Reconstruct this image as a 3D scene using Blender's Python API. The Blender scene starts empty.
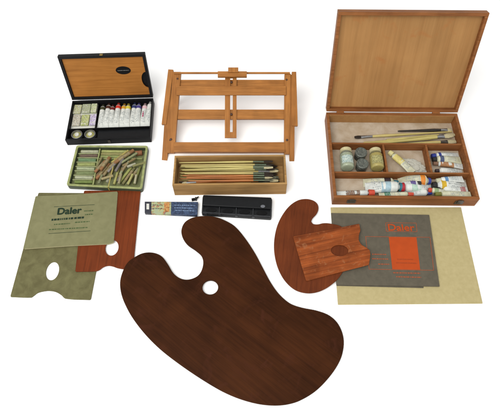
# measured outlines in metres on the table plane
D = {'big_palette': [(-0.3083, 0.5134), (-0.2856, 0.5275), (-0.2593, 0.5298), (-0.235, 0.5203), (-0.2167, 0.4988), (-0.1979, 0.4707), (-0.1774, 0.4564), (-0.1549, 0.455), (-0.1328, 0.4674), (-0.1232, 0.494), (-0.1271, 0.5182), (-0.1431, 0.5348), (-0.1677, 0.5533), (-0.1827, 0.5757), (-0.1871, 0.5985), (-0.1791, 0.6217), (-0.1593, 0.6358), (-0.1318, 0.6412), (-0.0971, 0.639), (-0.0662, 0.6264), (-0.0411, 0.6093), (-0.0135, 0.5742), (0.0133, 0.5298), (0.0327, 0.4898), (0.0515, 0.4509), (0.07, 0.4213), (0.0884, 0.4014), (0.1055, 0.3892), (0.1314, 0.3806), (0.1685, 0.3729), (0.1986, 0.3602), (0.2184, 0.3381), (0.2274, 0.3045), (0.2213, 0.2688), (0.2062, 0.2399), (0.1801, 0.2088), (0.1493, 0.1821), (0.1138, 0.1627), (0.0862, 0.1547), (0.0566, 0.1521), (0.0227, 0.1547), (-0.0114, 0.1623), (-0.0435, 0.1732), (-0.0748, 0.1875), (-0.1223, 0.2144), (-0.1713, 0.2456), (-0.2156, 0.2775), (-0.2555, 0.3135), (-0.2909, 0.3539), (-0.3157, 0.3923), (-0.3284, 0.4213), (-0.3337, 0.4509), (-0.3292, 0.4813), (-0.3208, 0.5011)],
 'kidney': [(0.2174, 0.618), (0.2009, 0.6189), (0.1869, 0.6158), (0.1746, 0.617), (0.1683, 0.6248), (0.1733, 0.6346), (0.1854, 0.6485), (0.1918, 0.6645), (0.1899, 0.6807), (0.1782, 0.6925), (0.1587, 0.6978), (0.1359, 0.6939), (0.1125, 0.6775), (0.0928, 0.6517), (0.0771, 0.6201), (0.068, 0.5863), (0.0643, 0.5503), (0.0669, 0.5154), (0.0757, 0.4813), (0.0915, 0.4509), (0.1149, 0.4279), (0.1424, 0.4186), (0.169, 0.4202), (0.1942, 0.4303), (0.216, 0.4455), (0.2273, 0.4564), (0.2391, 0.4716), (0.2545, 0.4954), (0.2677, 0.5211), (0.2748, 0.5503), (0.2702, 0.5833), (0.2494, 0.6077)],
 'rect_palette': [(0.1162, 0.578), (0.2985, 0.6131), (0.2994, 0.5931), (0.2934, 0.578), (0.2911, 0.563), (0.2966, 0.5497), (0.3089, 0.5409), (0.3173, 0.5336), (0.3168, 0.5191), (0.3097, 0.4918), (0.1443, 0.4497)],
 'rect_hole': [(0.2377, 0.5342), (0.2603, 0.5342), (0.2362, 0.518)],
 'big_hole': [(-0.1016, 0.4333), (-0.0816, 0.4333), (-0.1008, 0.4143)],
 'board': [(0.2271, 0.6729), (0.5945, 0.6729), (0.5879, 0.3929), (0.222, 0.3898)],
 'pad': [(0.226, 0.6522), (0.4985, 0.6464), (0.4862, 0.4365), (0.2218, 0.4408)],
 'pad_back': [(0.2262, 0.6507), (0.4826, 0.6475), (0.4452, 0.4334), (0.2225, 0.4394)],
 'pad_title': [(0.3785, 0.5971), (0.4494, 0.5959), (0.3803, 0.6187), (0.4517, 0.6175)],
 'pad_orange': [(0.3758, 0.5782), (0.4509, 0.5764), (0.4442, 0.4822), (0.3718, 0.4838)],
 'pad_lines': [[(0.3121, 0.5788), (0.4881, 0.5764)], [(0.3134, 0.5782), (0.3112, 0.4838)], [(0.3112, 0.4838), (0.4792, 0.4805)], [(0.4875, 0.5764), (0.4792, 0.4805)], [(0.3738, 0.6212), (0.4577, 0.62)], [(0.3719, 0.5946), (0.4553, 0.5934)], [(0.3738, 0.6212), (0.3719, 0.5946)], [(0.4577, 0.62), (0.4553, 0.5934)]],
 'pad_text': [[(0.3887, 0.5119), (0.4309, 0.5111)], [(0.3845, 0.5019), (0.4396, 0.5002)], [(0.3228, 0.5134), (0.365, 0.5122)], [(0.3366, 0.498), (0.3654, 0.4974)], [(0.3724, 0.4738), (0.4425, 0.4721)], [(0.3786, 0.4627), (0.4431, 0.461)], [(0.3244, 0.5264), (0.3616, 0.5255)]],
 'green_palette': [(-0.607, 0.7215), (-0.3984, 0.7195), (-0.4038, 0.4018), (-0.4684, 0.4055), (-0.4817, 0.4151), (-0.496, 0.4228), (-0.5094, 0.4257), (-0.5222, 0.4257), (-0.5416, 0.4209), (-0.5512, 0.4124), (-0.5566, 0.4084), (-0.6103, 0.4097)],
 'green_hole': [(-0.5171, 0.4806), (-0.5004, 0.4792), (-0.5192, 0.5061)],
 'red_palette': [(-0.4761, 0.7264), (-0.3138, 0.7264), (-0.3101, 0.615), (-0.3072, 0.5134), (-0.3067, 0.4838), (-0.3328, 0.485), (-0.3478, 0.4878), (-0.3611, 0.4926), (-0.3739, 0.494), (-0.3858, 0.4895), (-0.3931, 0.4827), (-0.4019, 0.4788), (-0.4559, 0.4771)],
 'red_hole': [(-0.3701, 0.5463), (-0.3527, 0.5463), (-0.3723, 0.5692)],
 'cover': [(-0.6086, 0.7053), (-0.5396, 0.7079), (-0.4555, 0.7146), (-0.3778, 0.721), (-0.3668, 0.5599), (-0.379, 0.5554), (-0.4815, 0.5501), (-0.605, 0.5407)],
 'cover_lines': [[(-0.5488, 0.6699), (-0.4363, 0.677)], [(-0.5466, 0.586), (-0.4341, 0.5945)]],
 'cover_title': [(-0.534, 0.6449), (-0.4696, 0.6494), (-0.5363, 0.666)],
 'cover_text': [[(-0.5473, 0.6285), (-0.459, 0.6361)], [(-0.4625, 0.6564), (-0.4363, 0.658)], [(-0.4577, 0.6449), (-0.4358, 0.6465)], [(-0.5374, 0.6139), (-0.4941, 0.6173)], [(-0.481, 0.6204), (-0.4417, 0.6235)], [(-0.5478, 0.5982), (-0.4426, 0.6049)]],
 'pan_box': [(-0.1342, 0.7041), (0.0627, 0.6955), (0.0593, 0.6324), (-0.1344, 0.6466)],
 'carton': [(-0.2968, 0.6869), (-0.1464, 0.6856), (-0.1468, 0.6431), (-0.2928, 0.6507)],
 'clip': [(-0.165, 0.7009), (-0.1483, 0.7069), (-0.1472, 0.6976), (-0.164, 0.6929)],
 'tray': [(-0.5211, 0.8789), (-0.306, 0.877), (-0.3067, 0.7231), (-0.5243, 0.7355)],
 'tray0': [(-0.5268, 0.7339), (-0.3165, 0.7244)]}
import bpy, bmesh, math, random
from mathutils import Vector, Matrix
rnd = random.Random(7)
C = bpy.context.scene.collection
R = math.radians

# ------------------------------------------------------------------ materials
def mat(name, rough=.6, spec=.25, metallic=0.0):
    m = bpy.data.materials.new(name); m.use_nodes = True
    b = m.node_tree.nodes['Principled BSDF']
    b.inputs['Roughness'].default_value = rough
    b.inputs['Specular IOR Level'].default_value = spec
    b.inputs['Metallic'].default_value = metallic
    return m, m.node_tree, b

def rgb(r, g, b):            # 0..255 sRGB -> linear
    f = lambda c: ((c/255+.055)/1.055)**2.4 if c > 10.3 else c/255/12.92
    return (f(r)*.87, f(g)*.87, f(b)*.87, 1)

def scaled(c, k): return (min(c[0]*k, 1), min(c[1]*k, 1), min(c[2]*k, 1), 1)

def ramp(nt, fac, stops):
    r = nt.nodes.new('ShaderNodeValToRGB')
    while len(r.color_ramp.elements) < len(stops): r.color_ramp.elements.new(.5)
    for e, (p, c) in zip(r.color_ramp.elements, stops): e.position = p; e.color = c
    nt.links.new(fac, r.inputs[0]); return r.outputs[0]

def mixc(nt, fac, a, b, mode='MIX'):
    n = nt.nodes.new('ShaderNodeMix'); n.data_type = 'RGBA'; n.blend_type = mode
    for i, v in ((0, fac), (6, a), (7, b)):
        if hasattr(v, 'links'): nt.links.new(v, n.inputs[i])
        else: n.inputs[i].default_value = v
    return n.outputs[2]

def noise(nt, vec, scale, detail=4, rough=.55, dist=0):
    n = nt.nodes.new('ShaderNodeTexNoise'); n.inputs['Scale'].default_value = scale
    n.inputs['Detail'].default_value = detail; n.inputs['Roughness'].default_value = rough
    n.inputs['Distortion'].default_value = dist
    nt.links.new(vec, n.inputs['Vector']); return n.outputs['Fac']

def mapped(nt, scale=(1, 1, 1), rot=(0, 0, 0), loc=(0, 0, 0)):
    t = nt.nodes.new('ShaderNodeTexCoord'); m = nt.nodes.new('ShaderNodeMapping')
    m.inputs['Scale'].default_value = scale; m.inputs['Rotation'].default_value = rot
    m.inputs['Location'].default_value = loc
    src = t.outputs['Object']
    if rot[2]:
        m0 = nt.nodes.new('ShaderNodeMapping'); m0.inputs['Rotation'].default_value = rot
        nt.links.new(src, m0.inputs['Vector']); src = m0.outputs[0]
        m.inputs['Rotation'].default_value = (0, 0, 0)
    nt.links.new(src, m.inputs['Vector']); return m.outputs[0]

def bump(nt, b, fac, strength=.2, dist=.001):
    n = nt.nodes.new('ShaderNodeBump'); n.inputs['Strength'].default_value = strength
    n.inputs['Distance'].default_value = dist
    nt.links.new(fac, n.inputs['Height']); nt.links.new(n.outputs[0], b.inputs['Normal'])

def wood(name, dark, light, axis=0, angle=0, grain=90, rough=.5, spec=.12, mottle=.35, mscale=9, stain=None, seed=0, pores=.24):
    dark, light = [(q_[0], q_[1]*1.02, q_[2]*.93, 1) for q_ in (dark, light)]
    m, nt, b = mat(name, rough, spec)
    sc = [grain]*3; sc[axis] = grain*.045
    v = mapped(nt, sc, (0, 0, R(angle)), (seed*3.1, seed*1.7, seed*.9))
    g = noise(nt, v, 1.0, 6, .6, .6)
    fs = [grain*4.5]*3; fs[axis] = grain*.16
    fine = noise(nt, mapped(nt, fs, (0, 0, R(angle)), (seed, seed*2.7, seed)), 1.0, 5, .7, .3)
    v2 = mapped(nt, (1, 1, 1), (0, 0, 0), (seed, seed*.6, 0))
    big = noise(nt, v2, mscale, 3, .5, .3)
    col = ramp(nt, g, [(.3, dark), (.5, tuple((a+c)/2 for a, c in zip(dark, light))), (.72, light)])
    mm = ramp(nt, big, [(.3, (1-mottle,)*3+(1,)), (.7, (1+mottle*.3,)*3+(1,))])
    col = mixc(nt, 1.0, col, mm, 'MULTIPLY')
    fm = ramp(nt, fine, [(.34, (1-pores,)*3+(1,)), (.52, (1, 1, 1, 1)), (.72, (1+pores*.35,)*3+(1,))])
    col = mixc(nt, 1.0, col, fm, 'MULTIPLY')
    if stain:
        s = noise(nt, v2, mscale*2.3, 4, .6, 1.2)
        sf = ramp(nt, s, [(.56, (0, 0, 0, 1)), (.75, (.8, .8, .8, 1))])
        col = mixc(nt, sf, col, stain)
    nt.links.new(col, b.inputs['Base Color'])
    bump(nt, b, fine, .3, .0004)
    return m

def plain(name, c, rough=.6, spec=.25, var=.25, vs=60, metallic=0.0, c2=None, bumpy=.1):
    m, nt, b = mat(name, rough, spec, metallic)
    v = mapped(nt)
    n = noise(nt, v, vs, 5, .6, .4)
    col = ramp(nt, n, [(.32, c2 if c2 else scaled(c, 1-var)), (.68, scaled(c, 1+var*.5))])
    nt.links.new(col, b.inputs['Base Color'])
    if bumpy: bump(nt, b, n, bumpy, .0006)
    return m

def printed(name, base, inks, rough=.5, scale=(120, 300, 120), cover=.55, vs=1.0):
    """paper or foil printed with small blocks of ink"""
    m, nt, b = mat(name, rough, .25)
    v = mapped(nt, scale)
    n = noise(nt, v, .5, 3, .6, .8)
    stops = [(0, base), (.44, base)]
    for i, k in enumerate(inks): stops.append((.50+.2*i/len(inks), k))
    c = ramp(nt, n, stops)
    nt.links.new(c, b.inputs['Base Color'])
    return m

def glass(name, tint, rough=.05):
    m, nt, b = mat(name, rough, .5)
    b.inputs['Base Color'].default_value = tint
    b.inputs['Transmission Weight'].default_value = .85
    b.inputs['IOR'].default_value = 1.3
    return m

M = {}
M['ground'] = plain('white_paper_sweep', (.92, .92, .92, 1), .9, .05, .01, 3, bumpy=0)
M['mahogany'] = wood('dark_mahogany', rgb(53, 26, 11), rgb(68, 35, 16), axis=0, angle=38, grain=70, rough=.42, spec=.05, mottle=.42, mscale=8, stain=rgb(66, 34, 21), seed=1, pores=.2)
M['kidney'] = wood('red_brown_mahogany', rgb(90, 40, 17), rgb(106, 50, 23), axis=1, angle=8, grain=110, rough=.5, spec=.1, mottle=.2, mscale=14, seed=2)
M['rectwood'] = wood('orange_mahogany', rgb(102, 46, 20), rgb(160, 82, 40), axis=0, angle=-12, grain=95, rough=.5, spec=.1, mottle=.3, mscale=22, stain=rgb(150, 100, 66), seed=3)
M['redboard'] = wood('red_stained_board', rgb(98, 42, 16), rgb(118, 53, 24), axis=1, grain=50, rough=.55, spec=.1, mottle=.22, mscale=10, seed=4)
M['olive'] = plain('olive_grey_stained_board', rgb(100, 97, 66), .6, .08, .25, 40, c2=rgb(86, 82, 54))
M['beige'] = plain('beige_card', rgb(174, 161, 119), .8, .1, .05, 90, c2=rgb(167, 154, 111))
M['greypad'] = plain('grey_cover_card', rgb(92, 86, 74), .7, .08, .12, 60, c2=rgb(84, 79, 68))
M['orange'] = plain('orange_print', rgb(170, 66, 16), .6, .2, .08, 40)
M['orange_line'] = plain('thin_orange_print', rgb(150, 78, 48), .6, .2, .1, 60)
M['orange_dark'] = plain('brown_orange_print', rgb(150, 62, 24), .6, .2, .1, 60)
M['khaki'] = plain('khaki_paper_cover', rgb(120, 118, 86), .75, .08, .08, 45, c2=rgb(112, 110, 79))
M['pagewhite'] = plain('cream_paper_edge', rgb(176, 168, 130), .8, .1, .1, 80)
M['green_ink'] = plain('dark_green_ink', rgb(34, 50, 36), .7, .1, .2, 90)
M['green_ink2'] = plain('faded_green_ink', rgb(70, 84, 52), .7, .1, .2, 90)
M['black'] = plain('black_leathercloth', rgb(22, 22, 24), .5, .12, .3, 160, bumpy=.4)
M['blackin'] = plain('black_lining', rgb(17, 17, 18), .6, .1, .3, 120)
M['blackplastic'] = plain('black_enamel', rgb(20, 21, 23), .35, .18, .2, 90)
M['orangewood'] = wood('orange_veneer', rgb(146, 92, 42), rgb(170, 112, 56), axis=0, grain=120, rough=.5, spec=.1, mottle=.15, mscale=12, seed=5, pores=.14)
M['easelwood'] = wood('varnished_beech', rgb(144, 90, 42), rgb(172, 114, 60), axis=0, grain=110, rough=.45, spec=.14, mottle=.18, mscale=20, seed=6)
M['easelwood_up'] = wood('varnished_beech_upright', rgb(142, 88, 41), rgb(170, 112, 58), axis=1, grain=110, rough=.45, spec=.14, mottle=.18, mscale=20, seed=7)
M['ply'] = wood('pale_plywood', rgb(156, 112, 70), rgb(170, 126, 82), axis=1, grain=40, rough=.6, spec=.1, mottle=.16, mscale=6, stain=rgb(158, 102, 56), seed=8, pores=.09)
M['boxframe'] = wood('box_frame_wood', rgb(120, 71, 40), rgb(152, 98, 59), axis=0, grain=100, rough=.5, spec=.1, mottle=.25, mscale=18, seed=9)
M['boxfloor'] = plain('grey_lined_floor', rgb(178, 164, 146), .7, .15, .2, 25, c2=rgb(160, 140, 114))
M['brushbox'] = wood('raw_softwood', rgb(146, 109, 68), rgb(174, 137, 92), axis=0, grain=90, rough=.65, spec=.1, mottle=.2, mscale=14, seed=10)
M['steel'] = plain('dull_steel', rgb(150, 150, 150), .35, .5, .2, 100, metallic=.8)
M['darksteel'] = plain('tarnished_steel', rgb(80, 74, 66), .4, .5, .2, 100, metallic=.6)
M['brass'] = plain('aged_brass', rgb(140, 116, 60), .4, .5, .2, 100, metallic=.7)
M['screw'] = plain('dark_screw_head', rgb(70, 40, 22), .5, .3, .2, 200)
M['white'] = plain('white_label_paper', rgb(200, 200, 192), .5, .25, .06, 90)
M['tubewhite'] = plain('white_enamelled_tin', rgb(206, 208, 202), .35, .3, .1, 70, c2=rgb(186, 190, 186))
M['tubeink'] = plain('grey_tube_print', rgb(158, 163, 162), .5, .2, .2, 200)
M['tubecream'] = plain('cream_enamelled_tin', rgb(196, 194, 170), .35, .3, .1, 70, c2=rgb(178, 178, 150))
M['crimp'] = plain('crimped_tin', rgb(176, 178, 176), .35, .5, .15, 200, metallic=.4)
def cm(name, c, rough=.45, spec=.3, var=.2):
    if name not in M: M[name] = plain(name, rgb(*c), rough, spec, var, 110, bumpy=.05)
    return M[name]

# ------------------------------------------------------------------ builders
def link(o, parent=None, loc=None):
    C.objects.link(o)
    if parent: o.parent = parent
    if loc is not None: o.location = loc
    return o

def tag(o, label=None, cat=None, group=None, kind=None):
    if label: o['label'] = label
    if cat: o['category'] = cat
    if group: o['group'] = group
    if kind: o['kind'] = kind
    return o

def thing(name, label, cat, loc=(0, 0, 0), rot=(0, 0, 0), group=None):
    o = bpy.data.objects.new(name, None); C.objects.link(o)
    o.empty_display_size = .02; o.location = loc
    o.rotation_euler = rot if isinstance(rot, tuple) else (0, 0, rot)
    return tag(o, label, cat, group)

def finish(name, bm, m, parent=None, smooth=False, bevel=0):
    me = bpy.data.meshes.new(name)
    bmesh.ops.recalc_face_normals(bm, faces=bm.faces[:])
    if bevel:
        bmesh.ops.bevel(bm, geom=[e for e in bm.edges if e.calc_face_angle(0) > .6], offset=bevel, segments=2, affect='EDGES', profile=.6)
    bm.to_mesh(me); bm.free()
    if smooth:
        for p in me.polygons: p.use_smooth = True
    me.materials.append(m)
    return link(bpy.data.objects.new(name, me), parent)

def add_prism(bm, pts, z0, z1, mtx=None):
    lo = [bm.verts.new((x, y, z0)) for x, y in pts]; hi = [bm.verts.new((x, y, z1)) for x, y in pts]
    n = len(pts)
    bm.faces.new(lo[::-1]); bm.faces.new(hi)
    for i in range(n): bm.faces.new((lo[i], lo[(i+1) % n], hi[(i+1) % n], hi[i]))
    if mtx: bmesh.ops.transform(bm, matrix=mtx, verts=lo+hi)

def add_box(bm, x0, x1, y0, y1, z0, z1):
    add_prism(bm, [(x0, y0), (x1, y0), (x1, y1), (x0, y1)], z0, z1)

def boxo(name, m, parent, *d, bevel=.0006):
    bm = bmesh.new(); add_box(bm, *d); return finish(name, bm, m, parent, bevel=bevel)

def prismo(name, m, parent, pts, z0, z1, bevel=.0006):
    bm = bmesh.new(); add_prism(bm, pts, z0, z1); return finish(name, bm, m, parent, bevel=bevel)

def loft(bm, rings, n=16, power=2.0):
    """rings: (x, half width y, half height z, centre y, centre z), along x"""
    prev = None
    first = None
    for (x, a, b, cy, cz) in rings:
        vs = []
        for i in range(n):
            t = 2*math.pi*i/n; c, s = math.cos(t), math.sin(t)
            vs.append(bm.verts.new((x, cy+a*math.copysign(abs(c)**(2/power), c), cz+b*math.copysign(abs(s)**(2/power), s))))
        if prev:
            for i in range(n): bm.faces.new((prev[i], prev[(i+1) % n], vs[(i+1) % n], vs[i]))
        else: first = vs
        prev = vs
    bm.faces.new(first[::-1]); bm.faces.new(prev)

def lofto(name, m, parent, rings, n=16, power=2.0, rot=None):
    bm = bmesh.new(); loft(bm, rings, n, power)
    if rot: bmesh.ops.transform(bm, matrix=rot, verts=bm.verts[:])
    o = finish(name, bm, m, parent, smooth=True)
    md = o.modifiers.new('edge', 'EDGE_SPLIT'); md.split_angle = R(42)
    return o

def lathe(name, m, parent, prof, n=32):
    """prof: (r, z) list about z"""
    bm = bmesh.new(); prev = None
    for r, z in prof:
        vs = [bm.verts.new((r*math.cos(2*math.pi*i/n), r*math.sin(2*math.pi*i/n), z)) for i in range(n)]
        if prev:
            for i in range(n): bm.faces.new((prev[i], prev[(i+1) % n], vs[(i+1) % n], vs[i]))
        else: bm.faces.new(vs[::-1])
        prev = vs
    bm.faces.new(prev)
    o = finish(name, bm, m, parent, smooth=True)
    md = o.modifiers.new('edge', 'EDGE_SPLIT'); md.split_angle = R(40)
    return o

def L_(a, b): return (a-b).length

def smooth_pts(pts, k=5, sharp=48, rc=.0045):
    """Catmull-Rom through the outline, straight through corners sharper than `sharp` degrees"""
    n = len(pts); q = []; kk = 0
    for i in range(n):
        p = Vector(pts[i]); a = Vector(pts[i-1])-p; b = Vector(pts[(i+1) % n])-p
        if (-a).angle(b) > R(sharp):
            rr = min(rc, a.length*.4, b.length*.4); s0 = p+a.normalized()*rr; e0 = p+b.normalized()*rr
            for j in range(6):
                t_ = j/5; v = s0*(1-t_)**2+p*2*t_*(1-t_)+e0*t_*t_; q.append((v.x, v.y))
        else: q.append(pts[i])
    pts = q; n = len(pts); out = []
    P = [Vector(p) for p in pts]
    for i in range(n):
        p0, p1, p2, p3 = P[i-1], P[i], P[(i+1) % n], P[(i+2) % n]
        d1 = (p2-p0); d2 = (p3-p1); m1 = d1.normalized()*L_(p1, p2); m2 = d2.normalized()*L_(p1, p2)
        L = (p2-p1).length
        for j in range(k):
            t = j/k
            q = p1*(2*t**3-3*t*t+1)+m1*(t**3-2*t*t+t)+p2*(-2*t**3+3*t*t)+m2*(t**3-t*t)
            out.append((q.x, q.y))
    return out

def round_poly(pts, r, k=4):
    n = len(pts); out = []
    for i in range(n):
        p = Vector(pts[i]); a = (Vector(pts[i-1])-p); b = (Vector(pts[(i+1) % n])-p)
        rr = min(r, a.length*.45, b.length*.45)
        s = p+a.normalized()*rr; e = p+b.normalized()*rr
        for j in range(k+1):
            t = j/k; q = s*(1-t)**2+p*2*t*(1-t)+e*t*t; out.append((q.x, q.y))
    return out

def ellipse(c, a, b, n=28, rot=0):
    cr, sr = math.cos(rot), math.sin(rot)
    return [(c[0]+a*math.cos(2*math.pi*i/n)*cr-b*math.sin(2*math.pi*i/n)*sr,
             c[1]+a*math.cos(2*math.pi*i/n)*sr+b*math.sin(2*math.pi*i/n)*cr) for i in range(n)]

def sheet(name, m, parent, outline, thick, holes=(), bevel=.0005, z=0):
    """flat board with holes; bottom at z"""
    cu = bpy.data.curves.new(name, 'CURVE'); cu.dimensions = '2D'; cu.fill_mode = 'BOTH'
    for pts in [outline]+list(holes):
        s = cu.splines.new('POLY'); s.points.add(len(pts)-1)
        for p, (x, y) in zip(s.points, pts): p.co = (x, y, 0, 1)
        s.use_cyclic_u = True
    cu.bevel_depth = bevel; cu.offset = -bevel; cu.extrude = thick/2-bevel; cu.bevel_resolution = 2
    o = bpy.data.objects.new('tmp', cu); C.objects.link(o)
    me = bpy.data.meshes.new_from_object(o.evaluated_get(bpy.context.evaluated_depsgraph_get()))
    bpy.data.objects.remove(o)
    me.name = name
    for v in me.vertices: v.co.z += thick/2+z
    me.materials.clear(); me.materials.append(m)
    return link(bpy.data.objects.new(name, me), parent)

def text(name, s, m, parent, p0, p1, height, z, bold=.035, lift=.0003):
    """lettering from p0 to p1 on the baseline"""
    cu = bpy.data.curves.new(name, 'FONT'); cu.body = s; cu.size = 1; cu.extrude = 0
    o = bpy.data.objects.new('tmp', cu); C.objects.link(o)
    dg = bpy.context.evaluated_depsgraph_get()
    me = bpy.data.meshes.new_from_object(o.evaluated_get(dg)); bpy.data.objects.remove(o)
    xs = [v.co.x for v in me.vertices]; ys = [v.co.y for v in me.vertices]
    w = max(xs)-min(xs); h = max(ys)-min(ys)
    a = Vector(p0); d = Vector(p1)-a; u = d.normalized(); nrm = Vector((-u.y, u.x))
    for v in me.vertices:
        q = a+u*((v.co.x-min(xs))/w*d.length)+nrm*((v.co.y-min(ys))/h*height)
        v.co = (q.x, q.y, z+lift)
    if bold:
        base = bmesh.new(); base.from_mesh(me); src = me.copy()
        for i, (dx, dy) in enumerate(((bold, 0), (-bold, 0), (0, bold), (0, -bold))):
            n0 = len(base.verts); base.from_mesh(src); base.verts.ensure_lookup_table()
            for v in base.verts[n0:]: v.co += Vector((dx*height, dy*height, .00004*(i+1)))
        base.to_mesh(me); base.free()
    me.name = name; me.materials.clear(); me.materials.append(m)
    return link(bpy.data.objects.new(name, me), parent)

def strip(bm, p0, p1, w, z, dash=0):
    """thin printed line, optionally broken up like a row of small type"""
    a = Vector(p0); b = Vector(p1); d = b-a; L = d.length; u = d/L; n = Vector((-u.y, u.x))*w/2
    segs = [(0, L)]
    if dash:
        segs = []; t = 0
        while t < L:
            l = dash*rnd.uniform(.6, 2.2); segs.append((t, min(t+l, L))); t += l+dash*rnd.uniform(.25, .6)
    for s, e in segs:
        p, q = a+u*s, a+u*e
        bm.faces.new([bm.verts.new((v.x, v.y, z)) for v in (p-n, q-n, q+n, p+n)])

def strips(name, m, parent, lst, w, z, dash=0):
    for a, b in lst:
        bm = bmesh.new(); strip(bm, a, b, w, z, dash); o = finish(name, bm, m, parent)
    return o

def rel(pts, o): return [(x-o[0], y-o[1]) for x, y in pts]
def centre(pts): return (sum(p[0] for p in pts)/len(pts), sum(p[1] for p in pts)/len(pts))
def dup(root, loc, rot, label, group=None):
    r = root.copy(); C.objects.link(r); r.location = loc
    r.rotation_euler = rot if isinstance(rot, tuple) else (0, 0, rot); r['label'] = label
    if group: r['group'] = group
    for ch in list(root.children):
        c = ch.copy(); C.objects.link(c); c.parent = r
    return r

# ------------------------------------------------------------------ surface
bm = bmesh.new(); s = 12
bm.faces.new([bm.verts.new(v) for v in ((-s, -s, 0), (s, -s, 0), (s, s, 0), (-s, s, 0))])
tag(finish('ground', bm, M['ground']), kind='structure')

# ------------------------------------------------------------------ palettes
def palette(name, label, key, m, thick, z, holes, r=0, smooth=True, bevel=.0012, tilt=0, x0=0):
    # tilt: leans on what lies under one side; z is the underside height at x0
    c = centre(D[key]); pts = rel(D[key], c)
    pts = smooth_pts(pts) if smooth else round_poly(pts, r)
    o = sheet(name, m, None, pts, thick, [rel(h, c) for h in holes], bevel)
    o.location = (c[0], c[1], z-(c[0]-x0)*math.tan(tilt) if tilt else z); o.rotation_euler = (0, tilt, 0)
    return tag(o, label, 'palette'), c

def hole(key):
    c, a, b = D[key]
    return ellipse(c, math.dist(c, a), math.dist(c, b), 32, math.atan2(a[1]-c[1], a[0]-c[0]))

def oval(key):
    c, a, b = D[key]
    ang = math.atan2(b[1]-c[1], b[0]-c[0])-math.pi/2
    return ellipse(c, math.dist(c, a), math.dist(c, b), 32, ang)

palette('artist_palette', 'largest palette, dark brown mahogany kidney shape with deep thumb notch and round hole', 'big_palette', M['mahogany'], .0055, .0004, [hole('big_hole')], tilt=.0119, x0=.227)
palette('artist_palette', 'medium reddish brown kidney palette lying under the small rectangular palette', 'kidney', M['kidney'], .0030, .0005, [], tilt=-.0472, x0=.064)
palette('rectangular_palette', 'small orange brown rectangular palette with thumb hole, resting on the kidney palette', 'rect_palette', M['rectwood'], .003, .0038, [hole('rect_hole')], r=.004, smooth=False, bevel=.0008, tilt=-.0472, x0=.064)
palette('rectangular_palette', 'olive grey paint stained rectangular palette partly under the printed khaki cover', 'green_palette', M['olive'], .003, .0002, [oval('green_hole')], smooth=True, bevel=.0008)
palette('rectangular_palette', 'brick red rectangular palette between the khaki cover and the dark mahogany palette', 'red_palette', M['redboard'], .003, .0034, [oval('red_hole')], smooth=True, bevel=.0008)

# ------------------------------------------------------------------ khaki covered tear-off block
c = centre(D['cover'])
t = thing('paper_pad', 'khaki paper pad cover printed with green lettering, lying over two palettes', 'paper pad', (c[0], c[1], .0066))
pts = rel(D['cover'], c)
sheet('pages', M['pagewhite'], t, round_poly([(x*.992+.0012, y*.992-.0008) for x, y in pts], .003), .0032, bevel=.0003)
cv = sheet('cover', M['khaki'], t, round_poly(pts, .004), .0008, bevel=.0003, z=.0034)
zt = .0043
strips('printed_rule', M['green_ink'], cv, [[p for p in rel(l, c)] for l in D['cover_lines']], .0013, zt)
tt = rel(D['cover_title'], c)
text('lettering', 'Daler', M['green_ink'], cv, tt[0], tt[1], math.dist(tt[0], tt[2])*.95, zt, bold=.06)
ct = [rel(l, c) for l in D['cover_text']]
strips('small_print', M['green_ink'], cv, ct[:1], .0062, zt, .0046)
strips('small_print', M['green_ink2'], cv, ct[1:], .0036, zt, .0034)

# ------------------------------------------------------------------ beige board and grey pad
c = centre(D['board'])
o = sheet('drawing_board', M['beige'], None, round_poly(rel(D['board'], c), .001), .0028, bevel=.0004); o.location = (c[0], c[1], .0002)
tag(o, 'beige drawing board lying under the grey and orange pad', 'board')
c = centre(D['pad'])
t = thing('drawing_pad', 'grey drawing pad with an orange rectangle on its cover, lying on the beige board', 'drawing pad', (c[0], c[1], .0032))
sheet('back_page', M['greypad'], t, rel(D['pad_back'], c), .0012, bevel=.0002)
cv = sheet('cover', M['greypad'], t, round_poly(rel(D['pad'], c), .001), .0028, bevel=.0003, z=.0013)
zt = .0045
sheet('printed_rectangle', M['orange'], cv, rel(D['pad_orange'], c), .0002, bevel=.00003, z=zt-.0002)
a = rel(D['pad_title'], c)
text('lettering', 'Daler', M['orange'], cv, a[0], a[1], math.dist(a[0], a[2])*.9, zt, bold=.035)
strips('printed_line', M['orange_line'], cv, [rel(l, c) for l in D['pad_lines']], .0014, zt+.0001)
tx = [rel(l, c) for l in D['pad_text']]
strips('small_print', M['orange_dark'], cv, tx[:2], .0028, zt+.0004, .003)
strips('small_print', M['orange_line'], cv, tx[2:], .0030, zt+.0002, .003)

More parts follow.
